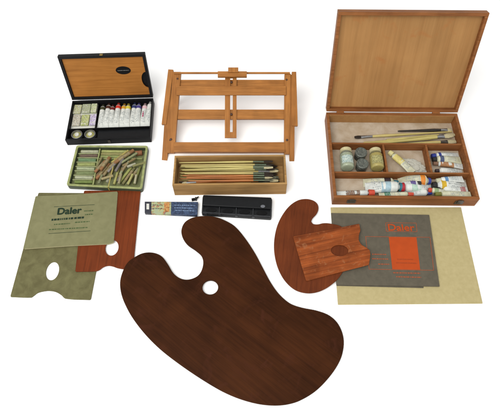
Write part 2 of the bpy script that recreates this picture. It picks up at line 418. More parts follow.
# ------------------------------------------------------------------ box with a hinged lid
def case(name, label, loc, rz, W, Dp, H, tilt, wall, gap, outer, inner, floor, lid_depth, lid_rim, panel_mat, panel_outline=None, round_r=.001):
    t = thing(name, label, 'paint box', (loc[0], loc[1], .0004), rz)
    bm = bmesh.new()
    x, y = W/2, Dp/2
    add_box(bm, -x, x, -y, -y+wall, 0, H); add_box(bm, -x, x, y-wall, y, 0, H)
    add_box(bm, -x, -x+wall, -y+wall, y-wall, 0, H-.0002); add_box(bm, x-wall, x, -y+wall, y-wall, 0, H-.0002)
    body = finish('body', bm, outer, t, bevel=round_r)
    boxo('floor_lining', floor, body, -x+wall, x-wall, -y+wall, y-wall, .001, .004, bevel=0)
    lid_e = bpy.data.objects.new('lid', bpy.data.meshes.new('lid'))
    bm = bmesh.new(); r = lid_rim; d = lid_depth; Ld = Dp*.974
    add_box(bm, -x, x, 0, r, -d, 0); add_box(bm, -x, x, Ld-r, Ld, -d, 0)
    add_box(bm, -x, -x+r, r, Ld-r, -d, -.0002); add_box(bm, x-r, x, r, Ld-r, -d, -.0002)
    add_box(bm, -x+r, x-r, r, Ld-r, -d, -d+.002)
    lid = finish('lid', bm, outer, t, bevel=round_r)
    lid.location = (0, Dp/2, H+gap); lid.rotation_euler = (math.pi/2-tilt, 0, 0)
    return t, body, lid

# ---- big wooden paint box on the right
RL, RZ = (.4348, .8345), -.0114
W, DP, H = .4030, .3073, .0385
tR, bodyR, lidR = case('paint_box', 'large wooden paint box with open plywood lid, holding jars, tubes and brushes', RL, RZ, W, DP, H, .337, .0085, .004,
                       M['boxframe'], None, M['boxfloor'], .022, .009, M['ply'])
boxo('lid_panel', M['ply'], lidR, -W/2+.009, W/2-.009, .009, DP*.974-.009, -.0195, -.014, bevel=0)
for px in (-.159, .135):
    boxo('hinge', M['boxframe'], tR, px-.011, px+.011, DP/2-.006, DP/2+.002, H-.004, H+.0062)
bm = bmesh.new(); add_box(bm, -W/2+.0085, W/2-.0085, .036, .041, .004, .034); finish('long_divider', bm, M['boxframe'], tR, bevel=.0006)
bm = bmesh.new(); add_box(bm, -W/2+.0085, W/2-.0085, -.068, -.063, .004, .034); finish('long_divider', bm, M['boxframe'], tR, bevel=.0006)
for px in (-.040, .087): boxo('short_divider', M['boxframe'], tR, px-.0028, px+.0028, -.063, .036, .004, .033)
boxo('inner_ledge', M['ply'], tR, -W/2+.0088, W/2-.0088, DP/2-.0105, DP/2-.0086, .004, .037)
for px in (-.15, -.086, .035, .150):
    bm = bmesh.new(); add_box(bm, px-.012, px+.012, -DP/2-.0022, -DP/2, .012, .028); add_box(bm, px-.007, px+.007, -DP/2-.0042, -DP/2-.0022, .018, .034)
    if px in (-.15, .150): finish('clasp', bm, M['darksteel'], tR, bevel=.0005)
    else: bm.free()

def inR(x, y, z=0):
    c_, s_ = math.cos(RZ), math.sin(RZ); return (RL[0]+x*c_-y*s_, RL[1]+x*s_+y*c_, z)

# ---- black case at the left
LL, LZ = (-.4323, .9769), .0445
W2, DP2, H2 = .2557, .1569, .0255
tL, bodyL, lidL = case('paint_box', 'black paint case with open orange wood lid, holding a row of white tubes', LL, LZ, W2, DP2, H2, .2062, .0045, .002,
                       M['black'], None, M['blackin'], .014, .0085, M['orangewood'], round_r=.0012)
po = [(-W2/2+.0088, .0088), (W2/2-.0088, .0088), (W2/2-.0088, .034)]
for i in range(13):
    a = -math.pi/2-math.pi*i/12
    po.append((W2/2-.0088+.0165*math.cos(a), .062+.028*math.sin(a)*-1*-1))
po += [(W2/2-.0088, .092), (W2/2-.0088, DP2*.974-.0088), (-W2/2+.0088, DP2*.974-.0088)]
sheet('lid_panel', M['orangewood'], lidL, po, .003, bevel=.0002, z=-.0085)
sheet('oval_label', M['blackin'], lidL, ellipse((.053, .098), .0225, .0135, 36), .0006, bevel=.0001, z=-.0053)
strips('small_print', cm('silver_print', (120, 120, 118)), lidL, [((.036, .098), (.070, .098))], .0018, -.0045, .002)
boxo('clasp', M['brass'], lidL, -.004, .005, DP2*.974, DP2*.974+.0025, -.006, .0015)
boxo('clasp', M['darksteel'], bodyL, -.002, .006, -DP2/2-.0025, -DP2/2, .008, .018)
boxo('tray_divider', M['blackin'], tL, -W2/2+.0045, W2/2-.0045, -.0335, -.0315, .004, .021)
boxo('tray_divider', M['blackin'], tL, -.0465, -.0450, -.0315, DP2/2-.0047, .004, .019)
strips('silver_lettering', cm('silver_print', (120, 120, 118)), tL, [((.072, -.0665), (.118, -.0665))], .0022, .0048, .0025)
boxo('strip_ledge', M['blackplastic'], tL, -.036, W2/2-.006, -DP2/2+.0047, -.0345, .0041, .012)

def inL(x, y, z=0):
    c_, s_ = math.cos(LZ), math.sin(LZ); return (LL[0]+x*c_-y*s_, LL[1]+x*s_+y*c_, z)

# ------------------------------------------------------------------ paint tubes
def tube(label, loc, rz, L, r, body_m, band, cap, group, capr=.6, flat=1.0, roll=0, bandpos=(.62, .8), body=.80):
    """paint tube lying along +x, cap at the +x end; loc is the middle of the crimp end at rest height"""
    t = thing('paint_tube', label, 'paint tube', loc, (0, 0, rz), group)
    Lb = L*body; h = r*flat
    rings = [(0, r*1.18, .0006, 0, .0012), (.05*Lb, r*1.18, .0009, 0, .0014), (.3*Lb, r*1.1, h*.5, 0, h*.52),
             (.6*Lb, r*1.0, h*.82, 0, h*.83), (.9*Lb, r*.98, h*.95, 0, h*.96), (Lb, r*.95, h*.95, 0, h*.97), (Lb+.1*r, r*.9, h*.9, 0, h*.97), (Lb+.45*r, r*.45, h*.45, 0, h*.97), (Lb+.8*r, r*.4, h*.4, 0, h*.97)]
    lofto('body', body_m, t, rings, 18)
    b0, b1 = bandpos
    def ringat(f):
        x = f*Lb
        for k in range(len(rings)-1):
            if rings[k][0] <= x <= rings[k+1][0]:
                q = (x-rings[k][0])/(rings[k+1][0]-rings[k][0])
                v = [rings[k][i]*(1-q)+rings[k+1][i]*q for i in range(5)]
                return (x, v[1]+.0003, v[2]+.0003, v[3], v[4])
    if band: lofto('label_band', band, t, [ringat(b0), ringat((b0+b1)/2), ringat(b1)], 18)
    pb = bmesh.new()
    for ang in (58, 80, 102, 124):
        f = .22+rnd.uniform(0, .06)
        f1 = min(b0 if (band and b0 > .3) else .8, .8)-.03
        while f < f1:
            l = rnd.uniform(.015, .06)
            A = ringat(f); B = ringat(min(f+l, f1)); da = rnd.choice((3, 4, 5, 8))
            vs = []
            for (q, an) in ((A, ang-da), (B, ang-da), (B, ang+da), (A, ang+da)):
                vs.append(pb.verts.new((q[0], q[3]+q[1]*math.cos(R(an)), q[4]+q[2]*math.sin(R(an))+.0002)))
            pb.faces.new(vs); f += l+rnd.uniform(.012, .04)
            if rnd.random() < .12: f += .08
    finish('small_print', pb, M['tubeink'], t)
    cr = r*capr
    lofto('cap', cap, t, [(Lb+.55*r, cr*.96, cr*.96, 0, h*.97), (Lb+.6*r, cr, cr, 0, h*.97), (L-.0004, cr*.88, cr*.88, 0, h*.97), (L, cr*.8, cr*.8, 0, h*.97)], 12)
    return t

# ten small tubes standing head to tail in the black case (caps at the back)
caps = [('dark olive', (60, 62, 40)), ('dark brown', (70, 40, 30)), ('maroon', (100, 34, 34)), ('scarlet', (190, 50, 40)), ('yellow ochre', (190, 140, 40)),
        ('lemon yellow', (196, 180, 60)), ('deep blue', (44, 54, 100)), ('navy and violet', (66, 60, 120)), ('pale pink', (206, 170, 176)), ('white', (200, 200, 196))]
xs = [-.0345+.0163*i for i in range(10)]
nb = ['beside the paper packets', 'second from the paper packets', 'third from the paper packets', 'left of the yellow banded tubes', 'left of the lemon tube', 'right of the ochre tube',
      'left of the violet tube', 'beside the pink tube', 'with a magenta printed mark', 'against the right side of the case']
for i, (nm, col) in enumerate(caps):
    k = cm('paint_'+nm.replace(' ', '_'), col); kd = cm('paint_shaded_'+nm.replace(' ', '_'), tuple(v*.62 for v in col))  # kd: band colour darkened for the cap, shade at the back painted in
    p = inL(xs[i], -.0285, .0046+(.0025 if i % 2 else 0))
    t = tube('small white tube, %s band, %s' % (nm, nb[i]), p, R(90)+LZ+rnd.uniform(-.05, .03)-.03, .096+.003*math.sin(i*2.3), .0085, M['tubewhite'], k, kd,
             'small tubes in the black case', capr=.62, bandpos=(.86, .985), body=.87)
    if i == 8:
        strips('printed_mark', cm('magenta_print', (170, 40, 90)), t, [((.036, 0), (.058, .001))], .003, .0160, .004)

# six small packets in the left of the black case
o = boxo('card_tray', M['white'], None, -.0395, .0375, -.052, .050, 0, .006, bevel=.0006); o.location = inL(-.0835, .0225, .0046); o.rotation_euler = (0, 0, LZ)
tag(o, 'white card tray holding the small packets at the left of the black case', 'tray')
pk = [(-.1110, .052, .024, .036, 'grey green packet with a yellow corner', (176, 178, 156), (176, 174, 110)), (-.0830, .053, .026, .036, 'dark green striped packet', (150, 158, 128), (176, 180, 150)),
      (-.0590, .053, .018, .036, 'pale cream packet', (196, 196, 170), (160, 180, 120)), (-.1080, .006, .024, .042, 'pale grey packet with brown print', (188, 184, 168), (150, 142, 126)),
      (-.0810, .006, .024, .042, 'leaf green and blue packet', (176, 178, 130), (150, 164, 90)), (-.0560, .006, .020, .042, 'white and lilac packet', (200, 196, 206), (160, 140, 190))]
for i, (x, y, w, d, nm, c1, c2) in enumerate(pk):
    m = printed('packet_print_%d' % i, rgb(*c1), [rgb(*c2), rgb(*[int(v*.75) for v in c1]), rgb(205, 205, 195)], .5, (420, 240, 420), .6)
    bm = bmesh.new(); add_box(bm, -w/2, w/2, -d/2, d/2, 0, .0055+.001*(i % 3)); o = finish('paint_packet', bm, m, None, bevel=.0012)
    o.location = inL(x, y, .0108); o.rotation_euler = (0, 0, LZ+rnd.uniform(-.04, .04))
    tag(o, nm+' in the ' + ('back' if i < 3 else 'front')+' row, black case', 'packet', 'packets in the black case')
for i, x in enumerate((-.0985, -.0585)):
    t = thing('palette_cup', ['left', 'right'][i]+' one of two round metal dipper cups in the front of the black case', 'cup', inL(x, -.0515, .0046), 0, 'metal cups in the black case')
    lathe('cup', M['steel'], t, [(.0145, 0), (.0160, .003), (.0165, .014), (.0150, .0145), (.0145, .012), (.0140, .009), (.001, .0088)])
    lathe('paint_residue', cm('dried_ochre_paint', (150, 146, 84)), t, [(.0128, .0090), (.0115, .0102), (.006, .0106+.001*i), (.001, .0108)])
    lathe('neck', M['white'], t, [(.0068, .0104), (.0062, .0140), (.0045, .0142), (.004, .012), (.0005, .0118)], 20)

# tubes in the wooden box
tw = M['tubewhite']; tcx = M['tubecream']
teal = cm('teal_cap', (40, 104, 120)); red = cm('crimson_cap', (160, 34, 44)); blk = cm('black_cap', (34, 34, 34)); blu = cm('cobalt_cap', (40, 54, 130)); yel = cm('yellow_band', (196, 160, 40))
orange = cm('orange_band', (200, 120, 40)); dkb = cm('dark_band', (48, 36, 40)); olive = cm('olive_cap', (110, 110, 50)); brn = cm('brown_band', (120, 90, 70)); redo = cm('orange_red_cap', (190, 70, 50)); grn = cm('green_band', (70, 120, 90))
F = .0046
G = 'large tubes in the front compartment of the wooden box'
def T(label, x, y, deg, L, r, bm_, band, cap, z=F, capr=.6, flat=1.0, bp_=(.62, .8), g=G):
    return tube(label, inR(x, y, z), RZ+R(deg), L, r, bm_, band, cap, g, capr, flat, 0, bp_)
T('white tube with dark band nearest the back of the front compartment, left', -.106, -.083, -2, .098, .0120, tcx, dkb, teal, capr=.5, bp_=(.72, .95))
T('fat white tube with teal cap lying in the front compartment', -.104, -.106, -2, .104, .0165, tw, cm('pale_blue_band', (150, 176, 186)), teal, z=F+.006, capr=.8, bp_=(.5, .8))
T('thin white tube with orange red cap at the front left of the wooden box', -.188, -.131, 1, .104, .0080, tw, brn, redo, z=F+.014, capr=1.25, bp_=(.3, .75))
T('thin tube with green band along the front edge beside the red caps', -.070, -.134, 1, .095, .0075, tcx, grn, redo, capr=.8, z=F+.014, bp_=(.2, .4))
T('wide cream tube with yellow band in the middle of the front compartment', -.006, -.082, -3, .088, .0175, tcx, orange, blu, capr=.6, z=F+.002, bp_=(.8, .98))
T('white tube with crimson cap pointing left in the front compartment', .088, -.108, 181, .098, .0140, tw, cm('mint_band', (170, 196, 180)), red, z=F+.008, capr=.98, bp_=(.5, .85))
T('white tube under the wide cream tube with a blue cap', -.010, -.122, -1, .090, .0105, tw, None, blu, z=F+.006, capr=.6)
T('short tube with blue cap wedged between two white tubes', .060, -.100, 80, .045, .0075, tw, blu, blu, z=F+.004, capr=.9)
T('large white tube at the right end with yellow and black cap', .190, -.094, 184, .106, .0170, tw, yel, blk, z=F+.002, capr=.65, bp_=(.83, .99))
T('long white tube with olive cap along the front right corner', .190, -.128, 182, .104, .0090, tcx, None, olive, z=F+.013, capr=.9)
T('white tube with red print in the right end of the front compartment', .186, -.112, 180.5, .088, .0100, tw, cm('rose_band', (180, 120, 120)), blk, z=F+.010, capr=.6, bp_=(.1, .35))
G2 = 'tubes in the right middle compartment'
T('white tube with cobalt cap at the back of the right middle compartment', .190, .016, 186, .086, .0105, tw, blu, blu, capr=.85, bp_=(.86, .98), g=G2)
T('white tube with black and blue cap in the right middle compartment', .190, -.004, 183, .088, .0110, tcx, cm('slate_band', (70, 80, 110)), blk, capr=.7, z=F+.006, bp_=(.8, .97), g=G2)
T('thin tube with tan stripe lying across the right middle compartment', .192, -.025, 176, .088, .0080, tw, cm('tan_band', (160, 116, 80)), brn, capr=.8, z=F+.004, bp_=(.4, .98), g=G2)
T('white tube nearest the front of the right middle compartment', .188, -.045, 180, .082, .0105, tw, None, dkb, capr=.6, g=G2)
G3 = 'tubes in the centre middle compartment'
T('squeezed tube with yellow end slanting across the centre compartment', .040, -.052, 132, .092, .0105, tcx, cm('primrose_band', (196, 182, 110)), cm('primrose_cap', (196, 186, 130)), capr=.8, z=F+.010, flat=.75, bp_=(.55, .97), g=G3)
T('crumpled pale grey tube lying at the right of the centre compartment', .078, -.050, 140, .060, .0110, tw, None, M['crimp'], capr=.5, flat=.45, g=G3)

T('small white tube standing on top at the left of the wide cream tube', -.020, -.104, 4, .070, .0085, tw, cm('violet_band', (90, 80, 130)), blk, z=F+.019, capr=.8, bp_=(.7, .95))
T('white tube on top at the right end with a thin blue band', .176, -.079, 188, .082, .0090, tw, cm('sky_band', (90, 130, 170)), M['tubecream'], z=F+.019, capr=.8, bp_=(.75, .9))
T('slim cream tube on top pointing left beside the crimson cap', .130, -.126, 174, .062, .0080, tcx, cm('sage_band', (130, 150, 110)), redo, z=F+.017, capr=.9, bp_=(.7, .95))
bm = bmesh.new(); bmesh.ops.create_icosphere(bm, subdivisions=4, radius=1)
from mathutils import noise as mnoise
for v in bm.verts:
    k = 1+.25*mnoise.noise(v.co*2.1)-.5*abs(mnoise.noise(v.co*3.1))+.12*abs(mnoise.noise(v.co*9))
    v.co = Vector((v.co.x*.034*k, v.co.y*.022*k, max(.0, .005+v.co.z*.006*k)))
o = finish('crumpled_tissue', bm, plain('white_tissue', rgb(178, 176, 164), .6, .1, .08, 90), None); o.location = inR(.046, -.022, F); o.rotation_euler = (0, 0, R(-32))
tag(o, 'crumpled white tissue lying in the centre compartment of the wooden box', 'tissue')
# jars lying down, caps to the back
def jar(label, x, y, glass_m, liquid, lab, cap):
    t = thing('glass_jar', label, 'jar', inR(x, y, F), (0, 0, RZ+R(90)), 'glass jars lying in the wooden box')
    r = .0195
    lofto('glass_body', glass_m, t, [(0, r*.86, r*.86, 0, r), (.002, r*.97, r*.97, 0, r), (.005, r, r, 0, r), (.046, r, r, 0, r), (.052, r*.86, r*.86, 0, r), (.054, r*.74, r*.74, 0, r), (.060, r*.74, r*.74, 0, r)], 32)
    lofto('liquid', liquid, t, [(.003, r*.80, r*.80, 0, r), (.006, r*.90, r*.90, 0, r), (.044, r*.90, r*.90, 0, r), (.048, r*.8, r*.8, 0, r)], 32)
    bm = bmesh.new(); n = 14; prev = None
    for i in range(n+1):
        a = R(35)+R(110)*i/n
        pr = [bm.verts.new((xx, (r+.0004)*math.cos(a), r+(r+.0004)*math.sin(a))) for xx in (.010, .036)]
        if prev: bm.faces.new((prev[0], prev[1], pr[1], pr[0]))
        prev = pr
    finish('label', bm, lab, t, smooth=True)
    lofto('cap', cap, t, [(.0565, r*.84, r*.84, 0, r), (.057, r*.88, r*.88, 0, r), (.0665, r*.88, r*.88, 0, r), (.068, r*.8, r*.8, 0, r)], 32)
    return t
jar('glass jar of pale greenish liquid with a white label in the wooden box', -.1510, -.046, glass('green_tinted_glass', rgb(226, 234, 220)), cm('grey_green_liquid', (206, 212, 182)), printed('jar_label_a', rgb(190, 196, 184), [rgb(160, 180, 176), rgb(130, 150, 144)], .5, (500, 900, 500), .55), cm('cream_cap', (190, 180, 140)))
jar('glass jar of yellow oil with a cream label, beside the two small dark lids', -.0640, -.046, glass('amber_tinted_glass', rgb(232, 226, 180)), cm('yellow_oil', (214, 198, 112)), printed('jar_label_b', rgb(170, 164, 110), [rgb(150, 146, 100), rgb(120, 116, 76)], .5, (500, 900, 500), .55), cm('cream_cap', (190, 180, 140)))
for i, y in enumerate((.008, -.032)):
    t = thing('small_jar', ['back', 'front'][i]+' one of two small upright jars with dark grey lids between the glass jars', 'jar', inR(-.1075, y, F), 0, 'small jars with dark lids')
    lathe('glass_body', cm('dark_glass', (60, 62, 56), .2, .5), t, [(.015, 0), (.0168, .002), (.0168, .018), (.015, .020)])
    lathe('lid', plain('embossed_lid_%d' % i, rgb(110, 114, 106), .4, .4, .3, 240, metallic=.3, c2=rgb(54, 58, 54), bumpy=.6), t, [(.0170, .0195), (.0176, .020), (.0176, .0275), (.0165, .0285), (.0145, .0285), (.0138, .0272), (.0095, .0272), (.009, .0282), (.006, .0282), (.0055, .0272), (.001, .0272)])

# ------------------------------------------------------------------ brushes
def brush(label, loc, rz, L, r, handle, ferrule, hair, flat=False, group=None, pitch=0.0, hairlen=.022, ferr=.03, thick=1.22):
    """handle tip at the origin, hair towards +x"""
    t = thing('paint_brush', label, 'brush', loc, (0, -pitch, rz), group)
    r = r*thick; fl = .5 if flat else 1.0; w = 1.4 if flat else 1.15
    x1 = L-hairlen-ferr
    lofto('handle', handle, t, [(0, r*.3, r*.3, 0, r), (.004, r*.45, r*.45, 0, r), (x1*.45, r*.7, r*.7, 0, r), (x1*.85, r*1.0, r*1.0, 0, r), (x1, r*.8, r*.8, 0, r)], 12)
    lofto('ferrule', ferrule, t, [(x1-.001, r*.86, r*.86, 0, r), (x1+ferr*.4, r*.86, r*.86, 0, r), (x1+ferr, r*.86*w, r*.86*fl, 0, r)], 14)
    e = x1+ferr
    lofto('hair', hair, t, [(e-.001, r*.8*w, r*.8*fl, 0, r), (e+hairlen*.4, r*.95*w, r*.85*fl, 0, r), (e+hairlen*.8, r*(.8*w if flat else .6), r*.55*fl, 0, r), (e+hairlen, r*(.6*w if flat else .12), r*.12, 0, r)], 14)
    return t

straw = wood('straw_handle', rgb(172, 156, 96), rgb(200, 186, 124), axis=0, grain=200, rough=.4, spec=.3, mottle=.15, seed=11)
pale = wood('pale_handle', rgb(176, 156, 98), rgb(204, 186, 128), axis=0, grain=200, rough=.4, spec=.3, mottle=.1, seed=12)
rust = wood('orange_handle', rgb(160, 92, 46), rgb(190, 120, 66), axis=0, grain=200, rough=.35, spec=.35, mottle=.15, seed=13)
dark = plain('black_handle', rgb(36, 32, 30), .35, .4, .2, 80)
hogs = plain('pale_hog_hair', rgb(186, 176, 140), .8, .1, .3, 500, bumpy=.5)
sable = plain('dark_sable_hair', rgb(52, 44, 38), .8, .1, .3, 500, bumpy=.5)
greyh = plain('grey_hair', rgb(96, 96, 80), .8, .1, .3, 500, bumpy=.5)
gferr = plain('greenish_ferrule', rgb(90, 100, 80), .35, .5, .2, 200, metallic=.6)
BL, BZ = (-.0569, .7664), .0124
WB, DB, HB = .3185, .1007, .0537
def inB(x, y, z=0):
    c_, s_ = math.cos(BZ), math.sin(BZ); return (BL[0]+x*c_-y*s_, BL[1]+x*s_+y*c_, z)
t = thing('brush_box', 'long open softwood box full of brushes, below the easel', 'box', (BL[0], BL[1], .0004), BZ)
bm = bmesh.new(); x, y, w = WB/2, DB/2, .0055
add_box(bm, -x, x, -y, -y+w, 0, HB); add_box(bm, -x, x, y-w, y, 0, HB)
add_box(bm, -x, -x+w, -y+w, y-w, 0, HB-.0003); add_box(bm, x-w, x, -y+w, y-w, 0, HB-.0003)
finish('sides', bm, M['brushbox'], t, bevel=.0007)
boxo('bottom', M['brushbox'], t, -x+w, x-w, -y+w, y-w, .001, .0045, bevel=0)
GB = 'brushes lying in the long box'
spec = [  # x of handle tip, y, z, L, r, handle, ferrule, hair, flat, deg, label
 (-.150, .036, .0050, .285, .0036, straw, gferr, sable, False, .2, 'straw handled brush with dark hair against the back wall of the long box'),
 (-.146, .027, .0050, .262, .0038, straw, gferr, greyh, True, .6, 'straw handled flat brush second from the back of the long box'),
 (-.151, .016, .0050, .290, .0036, pale, gferr, hogs, False, .3, 'pale handled brush with light hair near the back of the long box'),
 (-.148, .006, .0050, .280, .0038, straw, M['darksteel'], sable, False, -.2, 'straw handled brush low in the middle of the long box'),
 (-.150, -.005, .0050, .284, .0038, rust, M['steel'], greyh, True, .2, 'orange handled flat brush low in the middle of the long box'),
 (-.151, -.016, .0050, .288, .0036, dark, M['darksteel'], sable, False, .0, 'black handled brush low at the front of the long box'),
 (-.149, -.027, .0050, .270, .0038, rust, M['darksteel'], hogs, True, .3, 'orange handled hog brush low at the front of the long box'),
 (-.150, -.037, .0050, .284, .0036, rust, M['darksteel'], sable, False, .2, 'orange handled brush along the front wall of the long box'),
 (-.148, .033, .0135, .240, .0034, straw, gferr, sable, False, -.9, 'thin straw handled brush on top, its dark head short of the end'),
 (-.140, .019, .0135, .256, .0040, straw, gferr, greyh, False, .9, 'yellow handled brush on top near the back with green ferrule'),
 (-.145, .009, .0135, .280, .0036, pale, M['steel'], hogs, True, .4, 'cream handled brush on top in the middle with silver ferrule'),
 (-.138, .000, .0135, .235, .0042, rust, M['darksteel'], sable, False, -.4, 'thick orange handled brush on top in the middle with dark head'),
 (-.125, -.011, .0135, .258, .0040, rust, M['steel'], greyh, True, .5, 'bright orange handled brush on top with wide grey head'),
 (-.130, -.024, .0135, .262, .0036, rust, M['darksteel'], hogs, True, .6, 'orange handled brush on top nearest the front wall'),
 (-.132, .024, .0215, .215, .0034, straw, M['darksteel'], sable, False, -2.2, 'topmost straw handled brush slanting towards the middle of the long box'),
 (-.120, -.003, .0215, .245, .0036, rust, M['darksteel'], sable, False, -1.6, 'topmost orange handled brush slanting to the front right'),
 (-.144, .038, .0140, .262, .0036, pale, gferr, greyh, False, -.3, 'pale handled brush on top against the back wall of the long box'),
 (-.139, -.034, .0150, .250, .0036, straw, gferr, greyh, False, .7, 'straw handled brush on top in the front corner of the long box'),
 (-.135, .012, .0225, .258, .0036, straw, gferr, sable, True, .4, 'topmost straw handled flat brush in the middle of the long box'),
 (-.128, -.015, .0225, .246, .0036, rust, gferr, hogs, False, .2, 'topmost orange handled brush with pale head in the long box'),
 (-.141, .031, .0225, .270, .0034, pale, gferr, sable, False, -.4, 'topmost pale handled brush at the back of the long box'),
]
for (bx, by, bz, L, r, hm, fm, hh, fl, dg, lb) in spec:
    brush(lb, inB(bx+rnd.uniform(-.002, .006), by, bz+.008), BZ+R(dg+rnd.uniform(-.5, .5)), L, r, hm, fm, hh, fl, GB, hairlen=.024, ferr=.032, thick=1.05)
first = brush('straw handled brush buried at the bottom of the long box', inB(-.149, .039, .0048), BZ, .286, .0036, straw, gferr, greyh, False, GB, thick=1.05)
for k in range(1, 10):
    dup(first, inB(-.149+rnd.uniform(0, .008), .039-.0085*k, .0048), BZ, 'straw handled brush buried at the bottom of the long box')
for k in range(6):
    o = brush(['straw handled brush high on the pile at the back, dark tip', 'second straw handled brush high on the pile, green ferrule', 'third straw handled brush high on the pile, near the middle', 'cream handled brush high on the pile, dark soft tip', 'orange handled brush high on the pile, dark green tip', 'orange handled brush high on the pile nearest the front wall'][k],
          inB(-.147+.006*k, .034-.0125*k, .0385), BZ+R([.3, -.9, 1.2, -.4, .9, -.2][k]), .270-.006*k, .0031, [straw, straw, straw, pale, rust, rust][k], gferr, [sable, greyh, hogs, sable, sable, greyh][k], k % 2 == 0, GB, hairlen=.026, ferr=.030, thick=1.0)
# two that lie the other way round
brush('brush turned the other way with its silver ferrule at the left of the long box', inB(.10, -.012, .0225), BZ+R(183.5), .238, .0034, rust, M['steel'], hogs, False, GB, hairlen=.014, ferr=.026)
brush('dark headed brush turned the other way at the front left of the long box', inB(.09, -.034, .0215), BZ+R(180.6), .235, .0034, rust, M['darksteel'], sable, False, GB, hairlen=.02, ferr=.03)

GR = 'brushes in the back compartment of the wooden box'
brush('long pale handled brush with dark head pointing left in the wooden box', inR(.188, .106, F), RZ+R(184.8), .305, .0038, pale, M['steel'], sable, True, GR, hairlen=.020, ferr=.034)
brush('long straw handled brush just in front of the dark headed one', inR(.186, .088, F), RZ+R(186), .280, .0036, straw, pale, pale, False, GR, hairlen=.01, ferr=.01)
brush('short black brush at the back right of the wooden box', inR(.020, .106, F), RZ+R(2.6), .168, .0040, dark, M['steel'], hogs, True, GR, hairlen=.014, ferr=.02)
brush('pale flat hog brush with wide cream head at the right of the wooden box', inR(-.060, .050, F+.006), RZ+R(8.4), .246, .0050, straw, M['steel'], hogs, True, GR, hairlen=.028, ferr=.022)
brush('cream headed brush beside the long divider of the wooden box', inR(-.030, .050, F), RZ+R(4.6), .222, .0046, pale, M['darksteel'], hogs, True, GR, hairlen=.026, ferr=.022)
brush('cream headed brush behind the wide hog brush', inR(-.020, .072, F), RZ+R(6.0), .214, .0044, straw, M['steel'], hogs, True, GR, hairlen=.028, ferr=.022)

# ------------------------------------------------------------------ table easel
t = thing('table_easel', 'wooden table easel with slotted centre bar, standing behind the long brush box', 'easel', (0, .837, .004), (R(24.98), 0, 0))
EU, EH = M['easelwood_up'], M['easelwood']
prismo('front_foot', EU, t, [(-.2640, -.001), (-.2473, -.003), (-.2375, .262), (-.2505, .262)], -.018, -.002)
prismo('front_foot', EU, t, [(.1176, -.0075), (.1325, -.0075), (.1370, .262), (.1215, .262)], -.018, -.002)
prismo('side_post', EU, t, [(-.2490, .020), (-.2265, .020), (-.2100, .270), (-.2345, .270)], -.016, 0)
prismo('side_post', EU, t, [(.1018, .0167), (.1174, .0167), (.1240, .264), (.1050, .264)], -.016, 0)
prismo('outer_rail', EU, t, [(-.2660, .107), (-.2515, .107), (-.2330, .2765), (-.2485, .2775)], -.012, .0006)
prismo('outer_rail', EU, t, [(.1262, .1026), (.1436, .1026), (.1405, .270), (.1270, .270)], -.012, .0006)
boxo('front_rail', EH, t, -.2215, .1085, .1955, .2235, .0006, .0055)
boxo('back_rail', EH, t, -.2130, .1050, .2235, .2475, -.016, -.0065)
boxo('middle_rail', EH, t, -.2190, .1035, .1245, .1540, -.0155, -.0040)
boxo('bottom_rail', EH, t, -.2278, .1040, .0215, .0525, -.0150, .0015)
boxo('bottom_lip', EH, t, -.2278, .1040, .0215, .0290, .0017, .0060)
boxo('top_rod', EH, t, -.2300, .1210, .2620, .2675, .0004, .0050)
bm = bmesh.new()
add_box(bm, -.0757, -.0600, .0655, .2610, -.0037, .0004); add_box(bm, -.0520, -.0405, .0655, .2610, -.0037, .0004)
add_box(bm, -.0600, -.0520, .0655, .0835, -.0037, .0004); add_box(bm, -.0600, -.0520, .2500, .2610, -.0037, .0004)
bmesh.ops.remove_doubles(bm, verts=bm.verts[:], dist=1e-5)
finish('slotted_bar', bm, EU, t)
boxo('clamp_block', EH, t, -.0970, -.0095, .2488, .2660, .0052, .0150)
boxo('clamp_top', EU, t, -.0655, -.0350, .2610, .2760, .0152, .0200)
def screw(x, y, z, r=.003, nm='screw'):
    o = lathe(nm, M['screw'], t, [(r, 0), (r, .0012), (r*.7, .0018), (.0003, .0018)], 14); o.location = (x, y, z)
screw(-.2370, .0610, 0, .0035); screw(.1110, .0590, 0, .0035); screw(-.2200, .2480, 0); screw(.1110, .2450, 0); screw(-.2400, .0600-.0015+.0, -.0001, .002); 
o = lathe('wing_knob', M['screw'], t, [(.0035, 0), (.0035, .006), (.0015, .007)], 14); o.location = (-.0560, .2385, -.006)
o = lathe('wing_knob', M['screw'], t, [(.0035, 0), (.0035, .006), (.0015, .007)], 14); o.location = (-.0560, .138, -.0039)
# rear props standing under the side posts
inv = Matrix.Rotation(R(24.98), 4, 'X').inverted()
for x0 in (-.252, .120):
    bm = bmesh.new(); add_box(bm, x0, x0+.012, .205, .217, -.0036, .088)
    bmesh.ops.transform(bm, matrix=inv, verts=bm.verts[:]); finish('rear_leg', bm, EU, t)

# ------------------------------------------------------------------ pastel tray
q = D['tray']; c = centre(q)
t = thing('pastel_tray', 'olive green plastic tray of pastel sticks, just below the black paint case', 'tray', (c[0], c[1], .0004))
P = rel(q, c)      # TL TR BR BL
def ins(p, d): return [(x-math.copysign(d, x), y-math.copysign(d, y)) for x, y in p]
tm = plain('olive_green_plastic', rgb(142, 148, 96), .4, .3, .25, 60, c2=rgb(118, 124, 78))
tmo = plain('grey_green_plastic', rgb(62, 70, 52), .45, .3, .2, 40)
o1 = round_poly(P, .008); i1 = round_poly(ins(P, .0065), .005)
body = sheet('tray_body', tmo, t, o1, .016, [i1], .0008)
sheet('rim', tm, body, o1, .0028, [i1], .0008, z=.0162)
sheet('tray_floor', plain('dull_green_plastic', rgb(112, 116, 78), .5, .25, .25, 60), t, i1, .002, bevel=.0002, z=.001)
boxo('divider', tm, t, -.0375, -.0340, -.0630, .0655, .003, .0150)
boxo('divider', tm, t, -.0335, .0945, .0295, .0325, .003, .0130)
